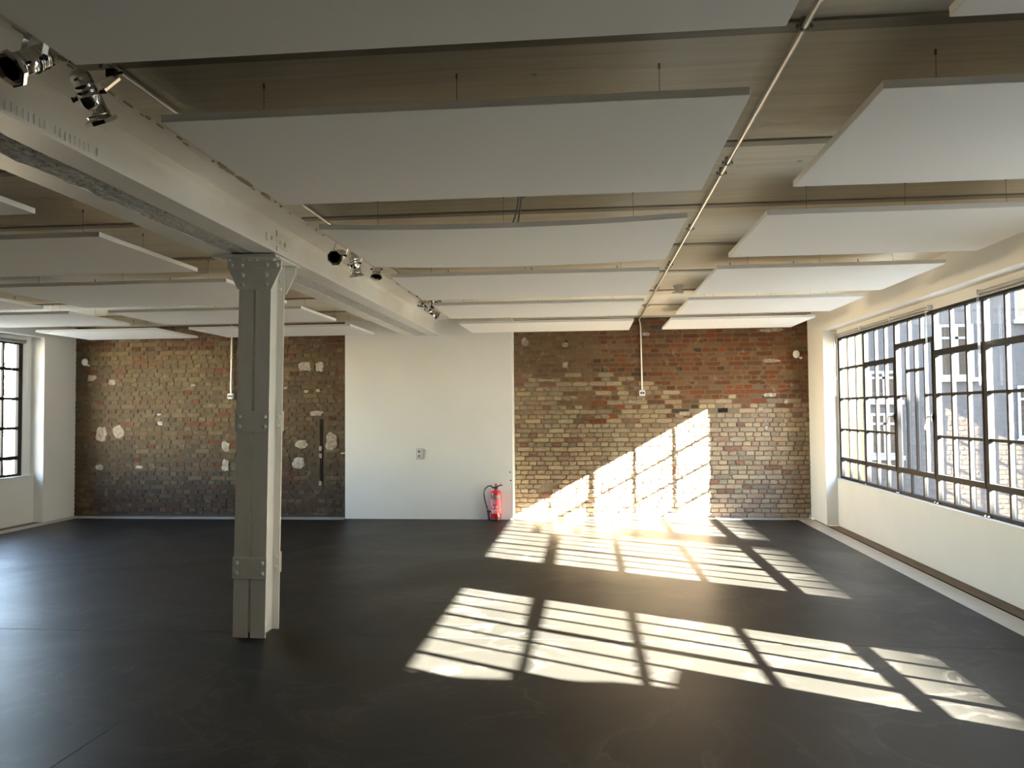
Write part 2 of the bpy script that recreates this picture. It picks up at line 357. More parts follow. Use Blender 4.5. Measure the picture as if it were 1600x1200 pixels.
def pal_right(u, z, rnd):
    nn = noise.noise(Vector((u * 5, z * 1.7, 3.1)))
    top = max(0.0, min(1.0, (z - 1.62 + nn * 0.7 + (u - 0.4) * 0.35) / 0.55))
    low = lerp((0.2952, 0.2296, 0.1410), (0.2821, 0.2132, 0.1509), u)
    if rnd is None: return lerp(lerp(low, (0.1410, 0.1082, 0.0722), 0.8), (0.1476, 0.1017, 0.0604), top)
    if rnd.random() < top:
        c = rnd.choice([(0.1115, 0.0492, 0.0262), (0.1312, 0.0577, 0.0282), (0.1410, 0.0754, 0.0394), (0.1214, 0.0623, 0.0361), (0.1542, 0.0951, 0.0512), (0.1476, 0.0525, 0.0236), (0.0951, 0.0512, 0.0315), (0.1410, 0.0853, 0.0472)])
        if rnd.random() < 0.04: c = (0.0590, 0.0492, 0.0394)
        if rnd.random() < 0.06: c = (0.1771, 0.0538, 0.0236)
        if u < 0.28: c = lerp(c, (0.1574, 0.1082, 0.0623), 0.6)
    else:
        c = rnd.choice([low, low, lerp(low, (0.2427, 0.1542, 0.1115), 0.6), lerp(low, (0.3477, 0.2788, 0.1706), 0.6), lerp(low, (0.2099, 0.1574, 0.1082), 0.7)])
        if rnd.random() < 0.07: c = (0.1837, 0.0951, 0.0623)
    return jit(c, rnd)
def pal_left(u, z, rnd):
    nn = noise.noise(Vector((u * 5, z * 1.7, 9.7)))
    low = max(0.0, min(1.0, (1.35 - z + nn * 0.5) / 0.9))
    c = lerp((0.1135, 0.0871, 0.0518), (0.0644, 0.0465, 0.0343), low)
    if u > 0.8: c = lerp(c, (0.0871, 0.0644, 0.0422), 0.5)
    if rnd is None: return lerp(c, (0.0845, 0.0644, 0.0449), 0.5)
    c = rnd.choice([c, c, lerp(c, (0.0950, 0.0554, 0.0370), 0.5), lerp(c, (0.1426, 0.1082, 0.0607), 0.5), lerp(c, (0.0686, 0.0486, 0.0338), 0.5)])
    if rnd.random() < 0.04: c = (0.1003, 0.0449, 0.0264)
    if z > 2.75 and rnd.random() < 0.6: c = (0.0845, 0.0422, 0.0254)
    return jit(c, rnd)
wbr = brick_wall('wall_back_right', -1.20, XR + 0.02, WR, ZC, pal_right, 11,
                 lambda u, z: 0.004 if z > 1.9 else 0.004 + 0.014 * min(1, (1.9 - z) / 0.4), holes=((2.06, 2.22, 1.66, 1.72), (-0.36, -0.31, 2.80, 2.85), (-0.74, -0.69, 0.43, 0.47)))
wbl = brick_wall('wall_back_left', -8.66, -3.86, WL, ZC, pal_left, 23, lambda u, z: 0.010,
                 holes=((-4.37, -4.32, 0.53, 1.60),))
b = MB(); b.box(-3.89, -1.18, 12.13, 12.9, 0.0, ZC); wbm = b.build('wall_back_middle', M['plaster'], kind='structure')
def blob(b, x, y, z, wx, wz, seed, t=0.006, n=14):
    """irregular flat patch of plaster on a wall facing -y"""
    rnd = random.Random(seed); rim = []
    for k in range(n):
        a = 2 * math.pi * k / n; ca, sa = math.cos(a), math.sin(a)
        q = 1 / max(abs(ca), abs(sa)) * 0.85; q = 0.5 * (q + 1) * rnd.uniform(0.72, 1.12)
        rim.append((x + ca * wx / 2 * q, z + sa * wz / 2 * q))
    v = [(p[0], y, p[1]) for p in rim] + [((p[0] - x) * 0.86 + x, y - t, (p[1] - z) * 0.86 + z) for p in rim] + [(x, y - t, z)]
    f = [(i, (i + 1) % n, n + (i + 1) % n, n + i) for i in range(n)] + [(n + i, n + (i + 1) % n, 2 * n) for i in range(n)]
    b.add(v, f)
for i, (x, z, wx, wz, mm) in enumerate(((2.90, 2.464, 0.33, 0.07, 'patch_dull'), (2.86, 1.925, 0.24, 0.075, 'patch'), (2.905, 2.95, 0.42, 0.07, 'patch_dull'), (0.95, 2.92, 0.15, 0.06, 'patch'),
        (-0.345, 2.445, 0.11, 0.11, 'patch_dull'), (1.54, 1.645, 0.21, 0.075, 'patch_dull'), (3.115, 1.815, 0.075, 0.085, 'patch'), (2.72, 1.70, 0.11, 0.10, 'patch_dull'), (2.80, 1.40, 0.06, 0.10, 'patch'), (3.10, 1.52, 0.09, 0.09, 'patch_dull'),
        (2.79, 1.52, 0.07, 0.06, 'patch'), (-1.0, 2.83, 0.13, 0.16, 'patch_dull'), (0.70, 1.84, 0.10, 0.07, 'patch_dull'), (0.9, 1.88, 0.05, 0.03, 'patch'), (-0.34, 2.77, 0.13, 0.10, 'patch_dull'), (-0.66, 2.20, 0.3, 0.05, 'patch_dull'))):
    q = MB(); blob(q, x, WR - 0.002, z, wx, wz, 300 + i); q.build('plaster_patch', M[mm], wbr)
for i, (x, z, wx, wz, mm) in enumerate(((-4.62, 2.47, 0.24, 0.17, 'patch'), (-4.37, 2.46, 0.17, 0.18, 'patch'), (-4.68, 1.19, 0.24, 0.16, 'patch'), (-4.72, 0.88, 0.24, 0.19, 'patch'), (-4.17, 1.24, 0.24, 0.36, 'patch_dull'), (-4.42, 1.69, 0.28, 0.10, 'patch_dull'),
        (-7.14, 1.70, 0.11, 0.05, 'patch'), (-7.12, 1.55, 0.12, 0.08, 'patch'), (-8.17, 1.38, 0.24, 0.28, 'patch_dull'), (-7.86, 1.40, 0.22, 0.28, 'patch_dull'), (-5.98, 1.16, 0.18, 0.19, 'patch'), (-5.98, 0.85, 0.16, 0.22, 'patch'), (-8.20, 0.82, 0.19, 0.11, 'patch_dull'), (-7.49, 0.82, 0.16, 0.07, 'patch_dull'),
        (-4.95, 2.12, 0.09, 0.05, 'patch_dull'), (-4.60, 2.06, 0.11, 0.06, 'patch_dull'), (-4.40, 2.07, 0.1, 0.06, 'patch_dull'), (-8.35, 2.32, 0.2, 0.14, 'patch_dull'), (-7.98, 2.25, 0.16, 0.12, 'patch_dull'), (-6.55, 2.18, 0.1, 0.05, 'patch'), (-3.98, 1.04, 0.1, 0.04, 'patch'))):
    q = MB(); blob(q, x, WL - 0.002, z, wx, wz, 400 + i); q.build('plaster_patch', M[mm], wbl)
# old socket pits in two of the patches
for x, z in ((-4.68, 1.18), (-4.74, 0.86), (-5.98, 1.15), (-5.985, 0.87), (-8.16, 1.40), (-7.85, 1.41)):
    q = MB(); q.box(x - 0.035, x + 0.035, WL - 0.0105, WL - 0.003, z - 0.045, z + 0.045); q.build('socket_pit', M['patch_dull'], wbl)
q = MB(); q.box(-4.372, -4.322, WL + 0.004, WL + 0.02, 0.53, 1.60); q.build('cable_chase', M['hole'], wbl)
for z in (0.55, 1.0, 1.12): 
    q = MB(); blob(q, -4.36, WL - 0.001, z, 0.07, 0.09, int(z * 100)); q.build('plaster_patch', M['patch_dull'], wbl)
q = MB(); q.box(2.062, 2.218, WR + 0.010, WR + 0.03, 1.655, 1.728); q.build('brick_hole', M['hole'], wbr)
q = MB(); q.lathe([(0.0005, 0), (0.03, 0)], 12, Matrix.Translation((-0.335, WR + 0.003, 2.825)) @ Matrix.Rotation(R(90), 4, 'X')); fixn(q.build('brick_hole', M['hole'], wbr))
for x, z in ((-1.221, 0.743), (-1.212, 0.612)):
    q = MB(); q.lathe([(0.0005, 0.002), (0.011, 0.002), (0.011, 0)], 10, Matrix.Translation((x, 12.13, z)) @ Matrix.Rotation(R(90), 4, 'X')); fixn(q.build('drill_hole', M['hole'], wbm))

# ------------------------------------------------------------------ side walls, front wall
U = 1.033
RW1 = (6.465, 11.63); RW2 = (4.975 - 5 * U, 4.975)          # right windows, y range
LW1 = (11.33 - 2 * U, 11.33)
XWR, XWL = 3.68, -8.90
b = MB()
b.box(XR, 3.74, 11.69, 12.9, 0, ZC); b.box(XR, 3.74, RW2[1] + 0.03, RW1[0] - 0.03, 0, ZC); b.box(XR, 3.74, YN, RW2[0] - 0.03, 0, ZC)
wr = b.build('wall_right', M['plaster'], kind='structure')
for (a, c), far in ((RW1, 11.69), (RW2, RW2[1] + 0.03)):
    q = MB(); q.box(XR, 3.66, a - 0.03, far, 2.85, ZC); q.box(3.655, 3.74, a - 0.03, far, 2.735, ZC); q.build('lintel', M['plaster'], wr)
    q = MB(); q.bbox(3.62, 3.74, a - 0.03, far, 0, 0.672, 0.004); q.build('parapet', M['plaster'], wr)
    q = MB(); q.bbox(3.612, 3.735, a - 0.03, far, 0.6725, 0.690, 0.004); q.build('window_sill', M['sill'], wr)
    if far < 11.6 or True:
        q = MB(); q.box(3.655, 3.74, c + 0.028, far, 0.66, 2.75); q.build('window_jamb', M['plaster'], wr)
b = MB()
b.box(XL, -9.02, 11.54, 12.9, 0, ZC); b.box(XL, -9.02, YN, LW1[0] - 0.2, 0, ZC)
wl = b.build('wall_left', M['plaster'], kind='structure')
for (a, c), far in ((LW1, 11.54),):
    q = MB(); q.box(XL, -8.88, a - 0.2, far, 2.95, ZC); q.box(-8.87, -9.02, a - 0.2, far, 2.845, ZC); q.build('lintel', M['plaster'], wl)
    q = MB(); q.bbox(-9.02, -8.80, a - 0.2, far, 0, 0.735, 0.004); q.build('parapet', M['plaster'], wl)
    q = MB(); q.bbox(-9.015, -8.792, a - 0.2, far, 0.7355, 0.755, 0.004); q.build('window_sill', M['sill'], wl)
    q = MB(); q.box(-9.02, -8.865, c + 0.028, far, 0.73, 2.86); q.box(-9.02, -8.865, a - 0.2, a - 0.028, 0.73, 2.86); q.build('window_jamb', M['plaster'], wl)
b = MB(); b.box(-9.3, 3.9, YN - 0.3, YN, 0, ZC); b.build('wall_front', M['plaster'], kind='structure')

# ------------------------------------------------------------------ windows
def window(name, x, sgn, ybeg, zt, units, details, h=0.017, tb=0.014):
    """ribbon window in a wall of constant x; sgn=+1 when outside is +x. zt: bottom, thick rail, bars..., head"""
    root = struct_root(name)
    xi = x - sgn * 0.028; xm = x; xo = x + sgn * 0.023     # inner face, glass, outer face
    z0, z1, bars, z2 = zt
    n = units
    fr = MB(); out = MB()
    def bar(y0, y1, za, zb, inn=xi, o=xo):
        fr.box(inn, x + sgn * 0.012, y0, y1, za, zb); out.box(x + sgn * 0.013, o, y0 + 0.002, y1 - 0.002, za + 0.002, zb - 0.002)
    yfar, ynear = ybeg, ybeg - n * U
    bar(ynear - 0.028, yfar + 0.028, z2 - 0.035, z2); bar(ynear - 0.028, yfar + 0.028, z0, z0 + 0.035)
    for k in range(n + 1):
        y = yfar - k * U; bar(y - 0.027, y + 0.027, z0 + 0.0351, z2 - 0.0351)
    bar(yfar - 0.055, yfar - 0.0272, z0 + 0.0351, z2 - 0.0351)
    fo = fr.build('window_frame', M['frame'], root); out.build('outer_frame', M['frame_out'], root)
    for k in range(n):
        yb, ya = yfar - k * U - 0.0275, yfar - (k + 1) * U + 0.0275    # far, near edge of the unit
        s = MB(); so_ = MB()
        def sbar(y0, y1, za, zb, inn=xi + sgn * 0.014, o=xo):
            s.box(inn, x + sgn * 0.010, y0, y1, za, zb); so_.box(x + sgn * 0.011, o, y0 + 0.002, y1 - 0.002, za + 0.002, zb - 0.002)
        style = details[k % len(details)]
        pw = (yb - ya) / 3
        # heavy lower rail
        sbar(ya, yb, z1 - 0.028, z1 + 0.028, inn=xi - sgn * 0.004)
        zlow = z1 + 0.0281; zhigh = z2 - 0.0352
        if style == 'fixed' or style == 'sash':
            for j in (1, 2):
                y = ya + pw * j; sbar(y - h, y + h, z0 + 0.0352, zhigh)
            for i, zb_ in enumerate(bars):
                t = 0.030 if (style == 'sash' and i == 0) else tb
                sbar(ya, yb, zb_ - t, zb_ + t, inn=xi - (sgn * 0.004 if t > 0.02 else -sgn * 0.008))
            if style == 'sash':
                for y0_, y1_ in ((ya, ya + 0.022), (yb - 0.022, yb)): sbar(y0_, y1_, zlow, bars[0] - 0.031, inn=xi - sgn * 0.004)
        else:   # the odd unit with a higher top light and four narrow lower lights
            zt_ = bars[0] + 0.155
            for j in (1, 2):
                y = ya + pw * j; sbar(y - h, y + h, zt_ + 0.0281, zhigh); sbar(y - h, y + h, z0 + 0.0352, z1 - 0.0281)
            sbar(ya, yb, zt_ - 0.026, zt_ + 0.026, inn=xi - sgn * 0.004)
            q = (yb - ya) / 4
            for j in (1, 2, 3):
                y = ya + q * j; sbar(y - 0.014, y + 0.014, zlow, zt_ - 0.0261)
            sbar(ya + q, yb - q, bars[0] - 0.15 - 0.016, bars[0] - 0.15 + 0.016)
            sbar(ya, ya + q, bars[1] - 0.013, bars[1] + 0.013); sbar(yb - q, yb, bars[1] - 0.013, bars[1] + 0.013)
            for y0_, y1_ in ((ya, ya + 0.022), (yb - 0.022, yb)): sbar(y0_, y1_, zlow, zt_ - 0.0261, inn=xi - sgn * 0.004)
        sa = s.build('glazing_bars', M['frame'], root); so_.build('outer_bars', M['frame_out'], sa)
        g = MB(); g.add([(xm + sgn * 0.0105, ya, z0 + 0.03), (xm + sgn * 0.0105, yb, z0 + 0.03), (xm + sgn * 0.0105, yb, z2 - 0.03), (xm + sgn * 0.0105, ya, z2 - 0.03)], [(0, 1, 2, 3)])
        g.build('window_pane', M['glass'], root)
    return root
ZR = (0.692, 0.975, (2.277, 1.84, 1.40), 2.735)
w1 = window('window_1', XWR, 1, RW1[1], ZR, 5, ['fixed', 'sash', 'odd', 'sash', 'sash'])
w2 = window('window_2', XWR, 1, RW2[1], ZR, 5, ['sash', 'fixed', 'sash', 'fixed', 'sash'])
ZL = (0.757, 1.04, (2.42, 1.96, 1.50), 2.845)
w3 = window('window_3', XWL, -1, LW1[1], ZL, 2, ['fixed', 'sash'], 0.018, 0.022)
for y in (9.60, 8.57):       # lever handles
    b = MB(); x = XWR - 0.036
    b.box(x - 0.012, x + 0.001, y - 0.014, y + 0.014, 1.56, 1.63)
    b.tube([(x - 0.006, y, 1.605), (x - 0.045, y, 1.605), (x - 0.06, y + 0.012, 1.600), (x - 0.062, y + 0.03, 1.58), (x - 0.062, y + 0.045, 1.54), (x - 0.062, y + 0.045, 1.49), (x - 0.058, y + 0.035, 1.465)], 0.009, 8)
    b.build('window_handle', M['chrome'], w1)
b = MB()
for y in (10.60, 9.57, 9.53, 8.56, 8.50, 7.52, 7.46): b.tube([(3.632, y, 0.70), (3.655, y, 0.70)], 0.010, 8)
b.build('sill_bolt', M['chrome'], w1)

# ------------------------------------------------------------------ floor channels along the walls
q = MB(); q.box(3.20, 3.43, YN, WR - 0.25, -0.05, 0.004); q.build('trim_1', M['chan'], kind='structure')
q = MB(); q.box(3.43, 3.462, YN, 12.3, -0.05, 0.0005); q.build('trim_2', M['slot'], kind='structure')
q = MB(); q.box(3.462, 3.66, RW1[0] - 0.03, 11.69, -0.05, -0.004); q.box(3.462, 3.66, RW2[0], RW2[1] + 0.03, -0.05, -0.004); q.build('trim_3', M['gravel'], kind='structure')
q = MB(); q.box(-1.18, 3.43, 12.25, WR, -0.05, 0.004); q.build('trim_4', M['chan'], kind='structure')
q = MB(); q.box(-8.62, -3.89, 12.0, WL - 0.02, -0.05, 0.003); q.build('trim_5', M['chan'], kind='structure')
q = MB(); q.box(-8.62, -8.40, YN, 12.0, -0.05, 0.004); q.build('trim_6', M['chan'], kind='structure')
q = MB(); q.box(-8.80, -8.62, LW1[0] - 0.2, 11.54, -0.05, 0.001); q.build('trim_7', M['gravel'], kind='structure')
q = MB(); q.box(-8.60, -3.89, WL - 0.02, WL, 0, 0.035); q.build('baseboard_back', M['joint'], kind='structure')

# ------------------------------------------------------------------ girder
gd = thing('steel_girder', 'long white-painted twin steel girder under the ceiling resting on the column', 'beam', (-2.60, 4.8, 2.92))
gd.location = (0, 0, 0)
Y0, Y1 = -3.9, 12.129
def ibeam_poly(xa, xb, z0, z1, tf=0.018, tw=0.012):
    xc = (xa + xb) / 2
    return [(xa, z0), (xb, z0), (xb, z0 + tf * 0.7), (xc + tw + 0.012, z0 + tf * 1.25), (xc + tw / 2, z0 + tf * 2.0), (xc + tw / 2, z1 - tf * 2.0), (xc + tw + 0.012, z1 - tf * 1.25), (xb, z1 - tf * 0.7), (xb, z1),
            (xa, z1), (xa, z1 - tf * 0.7), (xc - tw - 0.012, z1 - tf * 1.25), (xc - tw / 2, z1 - tf * 2.0), (xc - tw / 2, z0 + tf * 2.0), (xc - tw - 0.012, z0 + tf * 1.25), (xa, z0 + tf * 0.7)]
def xz_prism(b, poly, ya, yb):
    k = len(poly); v = [(p[0], ya, p[1]) for p in poly] + [(p[0], yb, p[1]) for p in poly]
    b.add(v, [tuple(range(k)), tuple(range(2 * k - 1, k - 1, -1))] + [(i, k + i, k + (i + 1) % k, (i + 1) % k) for i in range(k)])
b = MB(); xz_prism(b, ibeam_poly(-2.512, -2.335, 2.92, ZC - 0.0005), Y0, Y1); fixn(b.build('i_beam', M['paint'], gd))
b = MB(); xz_prism(b, ibeam_poly(-2.873, -2.70, 2.92, ZC - 0.0005), Y0, Y1); fixn(b.build('i_beam', M['paint'], gd))
b = MB()
nx, ny = 10, 420; vs = []
for j in range(ny + 1):
    for i in range(nx + 1):
        x = -2.70 + 0.188 * i / nx; y = Y0 + (Y1 - Y0) * j / ny
        amp = 0.016 if y < 4.6 else 0.007
        vs.append((x, y, 2.923 + amp * noise.fractal(Vector((x * 22, y * 9, 1.3)), 0.8, 2.1, 4)))
b.add(vs, [(j * (nx + 1) + i, (j + 1) * (nx + 1) + i, (j + 1) * (nx + 1) + i + 1, j * (nx + 1) + i + 1) for j in range(ny) for i in range(nx)], False)
b.build('mortar_infill', M['mortar_rough'], gd)
b = MB(); xz_prism(b, [(-2.418, 3.06), (-2.416, 3.14), (-2.36, 3.162), (-2.20, 3.180), (-2.17, ZC - 0.0006), (-2.418, ZC - 0.0006)], Y0, Y1); fixn(b.build('plaster_cove', M['paint'], gd))
def blob_flat(b, x, y, wx, wy, rnd):
    n = 9; rim = [(x + math.cos(6.283 * k / n) * wx / 2 * rnd.uniform(0.6, 1.2), y + math.sin(6.283 * k / n) * wy / 2 * rnd.uniform(0.6, 1.2)) for k in range(n)]
    b.add([(p[0], p[1], ZC - 0.0008) for p in rim] + [(p[0], p[1], ZC - 0.010) for p in rim], [tuple(range(n, 2 * n))] + [(k, (k + 1) % n, n + (k + 1) % n, n + k) for k in range(n)])
b = MB(); rnd = random.Random(5); y = 2.0
while y < 11.9:            # crumbling edge where the cove meets the ceiling
    ln = rnd.uniform(0.02, 0.09)
    if rnd.random() < (0.6 if y < 5.2 else 0.25): blob_flat(b, -2.172 + rnd.uniform(-0.008, 0.006), y, rnd.uniform(0.004, 0.012), ln, rnd)
    y += ln + rnd.uniform(0.0, 0.08)
for y_, l_, w_ in ((2.95, 0.10, 0.03), (4.45, 0.22, 0.028), (4.70, 0.26, 0.035), (5.02, 0.20, 0.03)): blob_flat(b, -2.165, y_, w_, l_, rnd)
b.build('crumbled_edge', M['crumb'], gd)['kind'] = 'stuff'
b = MB(); b.bbox(-2.422, -2.408, 5.62, 6.02, 3.015, 3.085, 0.003)
for y in (5.70, 5.79, 5.87, 5.96): b.bbox(-2.410, -2.396, y - 0.014, y + 0.014, 3.035, 3.068, 0.003)
b.build('splice_plate', M['paint'], gd)
b = MB(); b.box(-2.4145, -2.409, 5.803, 5.809, 2.96, 3.14); b.build('splice_seam', M['joist'], gd)
b = MB(); rnd = random.Random(8)
for k in range(46):
    y = 2.05 + k * 0.034
    if k % 9 == 8: continue
    z = 2.985 + rnd.uniform(-0.004, 0.004); b.box(-2.4145, -2.4118, y, y + 0.006, z, z + 0.042)
b.build('rolled_in_mark', M['paint'], gd)['kind'] = 'stuff'

# ------------------------------------------------------------------ riveted column
cl = thing('steel_column', 'white riveted steel column of twin beams standing under the girder', 'column', (-2.573, 5.815, 0.0))
cl.rotation_euler = (0, 0.0155, 0)
def cpart(b, name, parent=cl): 
    o = b.build(name, M['paint'], parent); return fixn(o)
HD = 0.135
for sx in (-1, 1):
    xa, xb = (0.010, 0.127) if sx > 0 else (-0.127, -0.010)
    xc = (xa + xb) / 2; tf = 0.013; tw = 0.009
    poly = [(xa, -HD), (xb, -HD), (xb, -HD + tf), (xc + tw, -HD + tf * 1.2), (xc + tw / 2, -HD + tf * 2), (xc + tw / 2, HD - tf * 2), (xc + tw, HD - tf * 1.2), (xb, HD - tf), (xb, HD),
            (xa, HD), (xa, HD - tf), (xc - tw, HD - tf * 1.2), (xc - tw / 2, HD - tf * 2), (xc - tw / 2, -HD + tf * 2), (xc - tw, -HD + tf * 1.2), (xa, -HD + tf)]
    b = MB(); b.prism(poly, 2, 0.002, 2.875); cpart(b, 'i_beam_post')
for z0, z1 in ((0.446, 0.607), (1.56, 1.72)):
    for sy in (-1, 1):
        y0 = sy * HD; y1 = sy * (HD + 0.012)
        b = MB(); b.bbox(-0.134, 0.134, min(y0, y1), max(y0, y1), z0, z1, 0.002); pl = cpart(b, 'batten_plate')
        for x in (-0.100, 0.100):
            for z in (z0 + 0.042, z1 - 0.042):
                b = MB(); b.dome((x, y1, z), (0, sy, 0), 0.018, 0.014); cpart(b, 'rivet', pl)
                b = MB(); b.dome((x, sy * (HD - 0.013), z), (0, -sy, 0), 0.017, 0.012); cpart(b, 'rivet', pl)
gpoly = [(-0.135, 2.655), (0.135, 2.655), (0.212, 2.815), (0.212, 2.868), (-0.212, 2.868), (-0.212, 2.815)]
for sy in (-1, 1):
    y0 = sy * HD; y1 = sy * (HD + 0.014)
    b = MB(); k = len(gpoly); b.add([(p[0], y0, p[1]) for p in gpoly] + [(p[0], y1, p[1]) for p in gpoly], [tuple(range(k)), tuple(range(k, 2 * k))] + [(i, (i + 1) % k, k + (i + 1) % k, k + i) for i in range(k)])
    gp = cpart(b, 'gusset_plate')
    for x, z in ((-0.182, 2.838), (-0.100, 2.838), (0.100, 2.838), (0.182, 2.838), (-0.095, 2.762), (0.095, 2.762), (-0.095, 2.690), (0.095, 2.690)):
        b = MB(); b.dome((x, y1 + (sy * 0.008 if z > 2.82 else 0), z), (0, sy, 0), 0.018, 0.014); cpart(b, 'rivet', gp)
        if abs(x) < 0.15 and z < 2.8: b = MB(); b.dome((x, sy * (HD - 0.014), z), (0, -sy, 0), 0.017, 0.012); cpart(b, 'rivet', gp)
    # angle under the cap plate
    b = MB(); b.bbox(-0.214, 0.214, min(y1, y1 + sy * 0.008), max(y1, y1 + sy * 0.008), 2.812, 2.8765, 0.002); b.bbox(-0.235, 0.222, min(y1, y1 + sy * 0.06), max(y1, y1 + sy * 0.06), 2.877, 2.8865, 0.002)
    an = cpart(b, 'angle_bracket')
    for x in (-0.19, -0.08, -0.03, 0.03, 0.165): 
        b = MB(); b.dome((x, y1 + sy * 0.036, 2.8768), (0, 0, -1), 0.017, 0.013); cpart(b, 'rivet', an)
b = MB(); b.bbox(-0.312, 0.200, -0.225, 0.225, 2.887, 2.902, 0.002); b.bbox(-0.29, 0.19, -0.21, 0.21, 2.9025, 2.914, 0.002); cpart(b, 'cap_plate')

# ------------------------------------------------------------------ acoustic ceiling panels
ZB = 2.917
PY = [(1.205, 2.485), (3.02, 4.32), (4.93, 6.27), (6.79, 8.24), (8.67, 9.93), (10.54, 11.78)]
def panel(x0, x1, y0, y1, label, group, zb=ZB, sag=0.0):
    o = thing('acoustic_ceiling_panel', label, 'ceiling panel', ((x0 + x1) / 2, (y0 + y1) / 2, zb), group)
    hx, hy = (x1 - x0) / 2, (y1 - y0) / 2
    b = MB(); dip = lambda x: -sag * (1 - (x / hx) ** 2)
    if sag == 0: b.bbox(-hx, hx, -hy, hy, 0, 0.034, 0.003)
    else:
        K = 24; st = [-hx + 2 * hx * i / K for i in range(K + 1)]; vs = []; fs = [(0, 1, 2, 3), (4 * K + 3, 4 * K + 2, 4 * K + 1, 4 * K)]
        for x in st: vs += [(x, -hy, dip(x)), (x, hy, dip(x)), (x, hy, dip(x) + 0.034), (x, -hy, dip(x) + 0.034)]
        for i in range(K):
            for q in range(4): fs.append((4 * i + q, 4 * i + 4 + q, 4 * i + 4 + (q + 1) % 4, 4 * i + (q + 1) % 4))
        b.add(vs, fs)
    fixn(b.build('panel_board', M['panel'], o))
    for y in (-hy + 0.29, hy - 0.29):
        for x in (-hx + 0.32, 0.0, hx - 0.32):
            b = MB(); b.tube([(x, y, 0.0345 + dip(x)), (x, y, ZC - zb - 0.022)], 0.0014, 5, False); wv = b.build('suspension_wire', M['wire'], o)
            b = MB(); b.tube([(x, y, ZC - zb - 0.024), (x, y, ZC - zb - 0.001)], 0.005, 6); b.tube([(x, y, 0.0345 + dip(x)), (x, y, 0.046 + dip(x))], 0.004, 6); b.build('wire_clip', M['wire'], wv)
    return o
ords = ['first', 'second', 'third', 'fourth', 'fifth', 'sixth']
AX = (-1.757, 0.645); RX = (1.138, 3.03); LX = (-5.69, -3.305); FX = (-8.04, -6.19)
lab_a = ['white ceiling panel at the top edge of the photo, nearest between girder and pipe',
         'large white ceiling panel second from the camera between girder and long pipe',
         'slightly bowed white ceiling panel third from the camera between girder and pipe',
         'white ceiling panel fourth from the camera between girder and pipe',
         'white ceiling panel fifth from the camera between girder and pipe',
         'white ceiling panel nearest the back wall between girder and pipe']
lab_r = ['white ceiling panel cut off at the top right corner beside the right windows',
         'large white ceiling panel second from the camera above the right windows',
         'white ceiling panel third from the camera right of the long pipe',
         'white ceiling panel fourth from the camera right of the long pipe',
         'white ceiling panel fifth from the camera right of the pipe, beside the smoke detector',
         'white ceiling panel nearest the right brick wall right of the pipe']
lab_l = [None, 'white ceiling panel cut by the left photo edge under the near girder',
         'grey-shaded white ceiling panel just left of the column, second in its row',
         'white ceiling panel reaching behind the column top, third in its row left of the girder',
         'white ceiling panel behind the column, second from the back wall left of the girder',
         'white ceiling panel behind the column nearest the back wall left of the girder']
lab_f = [None, None, None, 'white ceiling panel whose tip shows at the far left edge above the left window',
         'white ceiling panel second from the back in the row over the left windows',
         'white ceiling panel nearest the left brick wall in the row over the left windows']
for i, (y0, y1) in enumerate(PY):
    panel(*AX, y0, y1, lab_a[i], 'ceiling panels between girder and pipe', sag=0.028 if i == 2 else 0.0)
    panel(*RX, y0, y1, lab_r[i], 'ceiling panels along the right windows')
    if lab_l[i]: panel(*LX, y0, y1, lab_l[i], 'ceiling panels left of the girder')
    if lab_f[i]: panel(*FX, y0, y1, lab_f[i], 'ceiling panels along the left windows')

# ------------------------------------------------------------------ pipes and conduits
pp = thing('ceiling_pipe', 'long thin galvanised conduit clipped along the ceiling toward the right brick wall', 'pipe', (0.84, 6, 3.155))
pp.location = (0, 0, 0)
b = MB(); b.tube([(0.84, -3.9, 3.152), (0.84, 12.36, 3.152), (0.845, 12.43, 3.14), (0.862, 12.447, 3.09), (0.868, 12.45, 3.0), (0.877, 12.452, 2.03)], 0.0125, 10); b.build('conduit', M['steel'], pp)
for y in (2.98, 4.60, 4.80, 6.26, 7.79, 7.95, 9.24, 10.87, 12.2):
    b = MB(); b.box(0.826, 0.854, y - 0.008, y + 0.008, 3.164, 3.189); b.box(0.8255, 0.8545, y - 0.006, y + 0.006, 3.1375, 3.166)
    for x in (0.814, 0.866): b.tube([(x, y, 3.145), (x, y, 3.166)], 0.0045, 6)
    b.box(0.808, 0.872, y - 0.005, y + 0.005, 3.150, 3.156)
    b.build('pipe_clip', M['grey_plastic'], pp)
b = MB(); b.bbox(0.852, 0.884, WR - 0.04, WR - 0.014, 2.78, 2.80, 0.002); b.build('pipe_clip', M['grey_plastic'], pp)
pl_ = thing('lighting_pipe', 'thin pipe beside the girder carrying the chrome spotlights', 'pipe', (0, 0, 0))
b = MB(); b.tube([(-1.955, -3.9, 3.152), (-1.955, 11.9, 3.152)], 0.0125, 10); b.build('conduit', M['steel'], pl_)
for y in (2.96, 4.9, 6.8, 8.4, 10.1):
    b = MB(); b.box(-1.99, -1.92, y - 0.012, y + 0.012, 3.166, 3.189); b.tube([(-1.925, y, 3.13), (-1.925, y, 3.189)], 0.007, 6); b.tube([(-1.985, y, 3.13), (-1.985, y, 3.189)], 0.007, 6); b.build('pipe_clip', M['grey_plastic'], pl_)
cw = thing('wall_conduit', 'thin conduit dropping down the left brick wall to a socket', 'pipe', (0, 0, 0))
b = MB(); b.tube([(-5.865, WL - 0.03, 3.18), (-5.878, WL - 0.03, 2.04)], 0.0125, 8); b.build('conduit', M['steel'], cw)
b = MB(); b.bbox(-5.89, -5.85, WL - 0.045, WL - 0.012, 2.62, 2.64, 0.002); b.build('pipe_clip', M['grey_plastic'], cw)
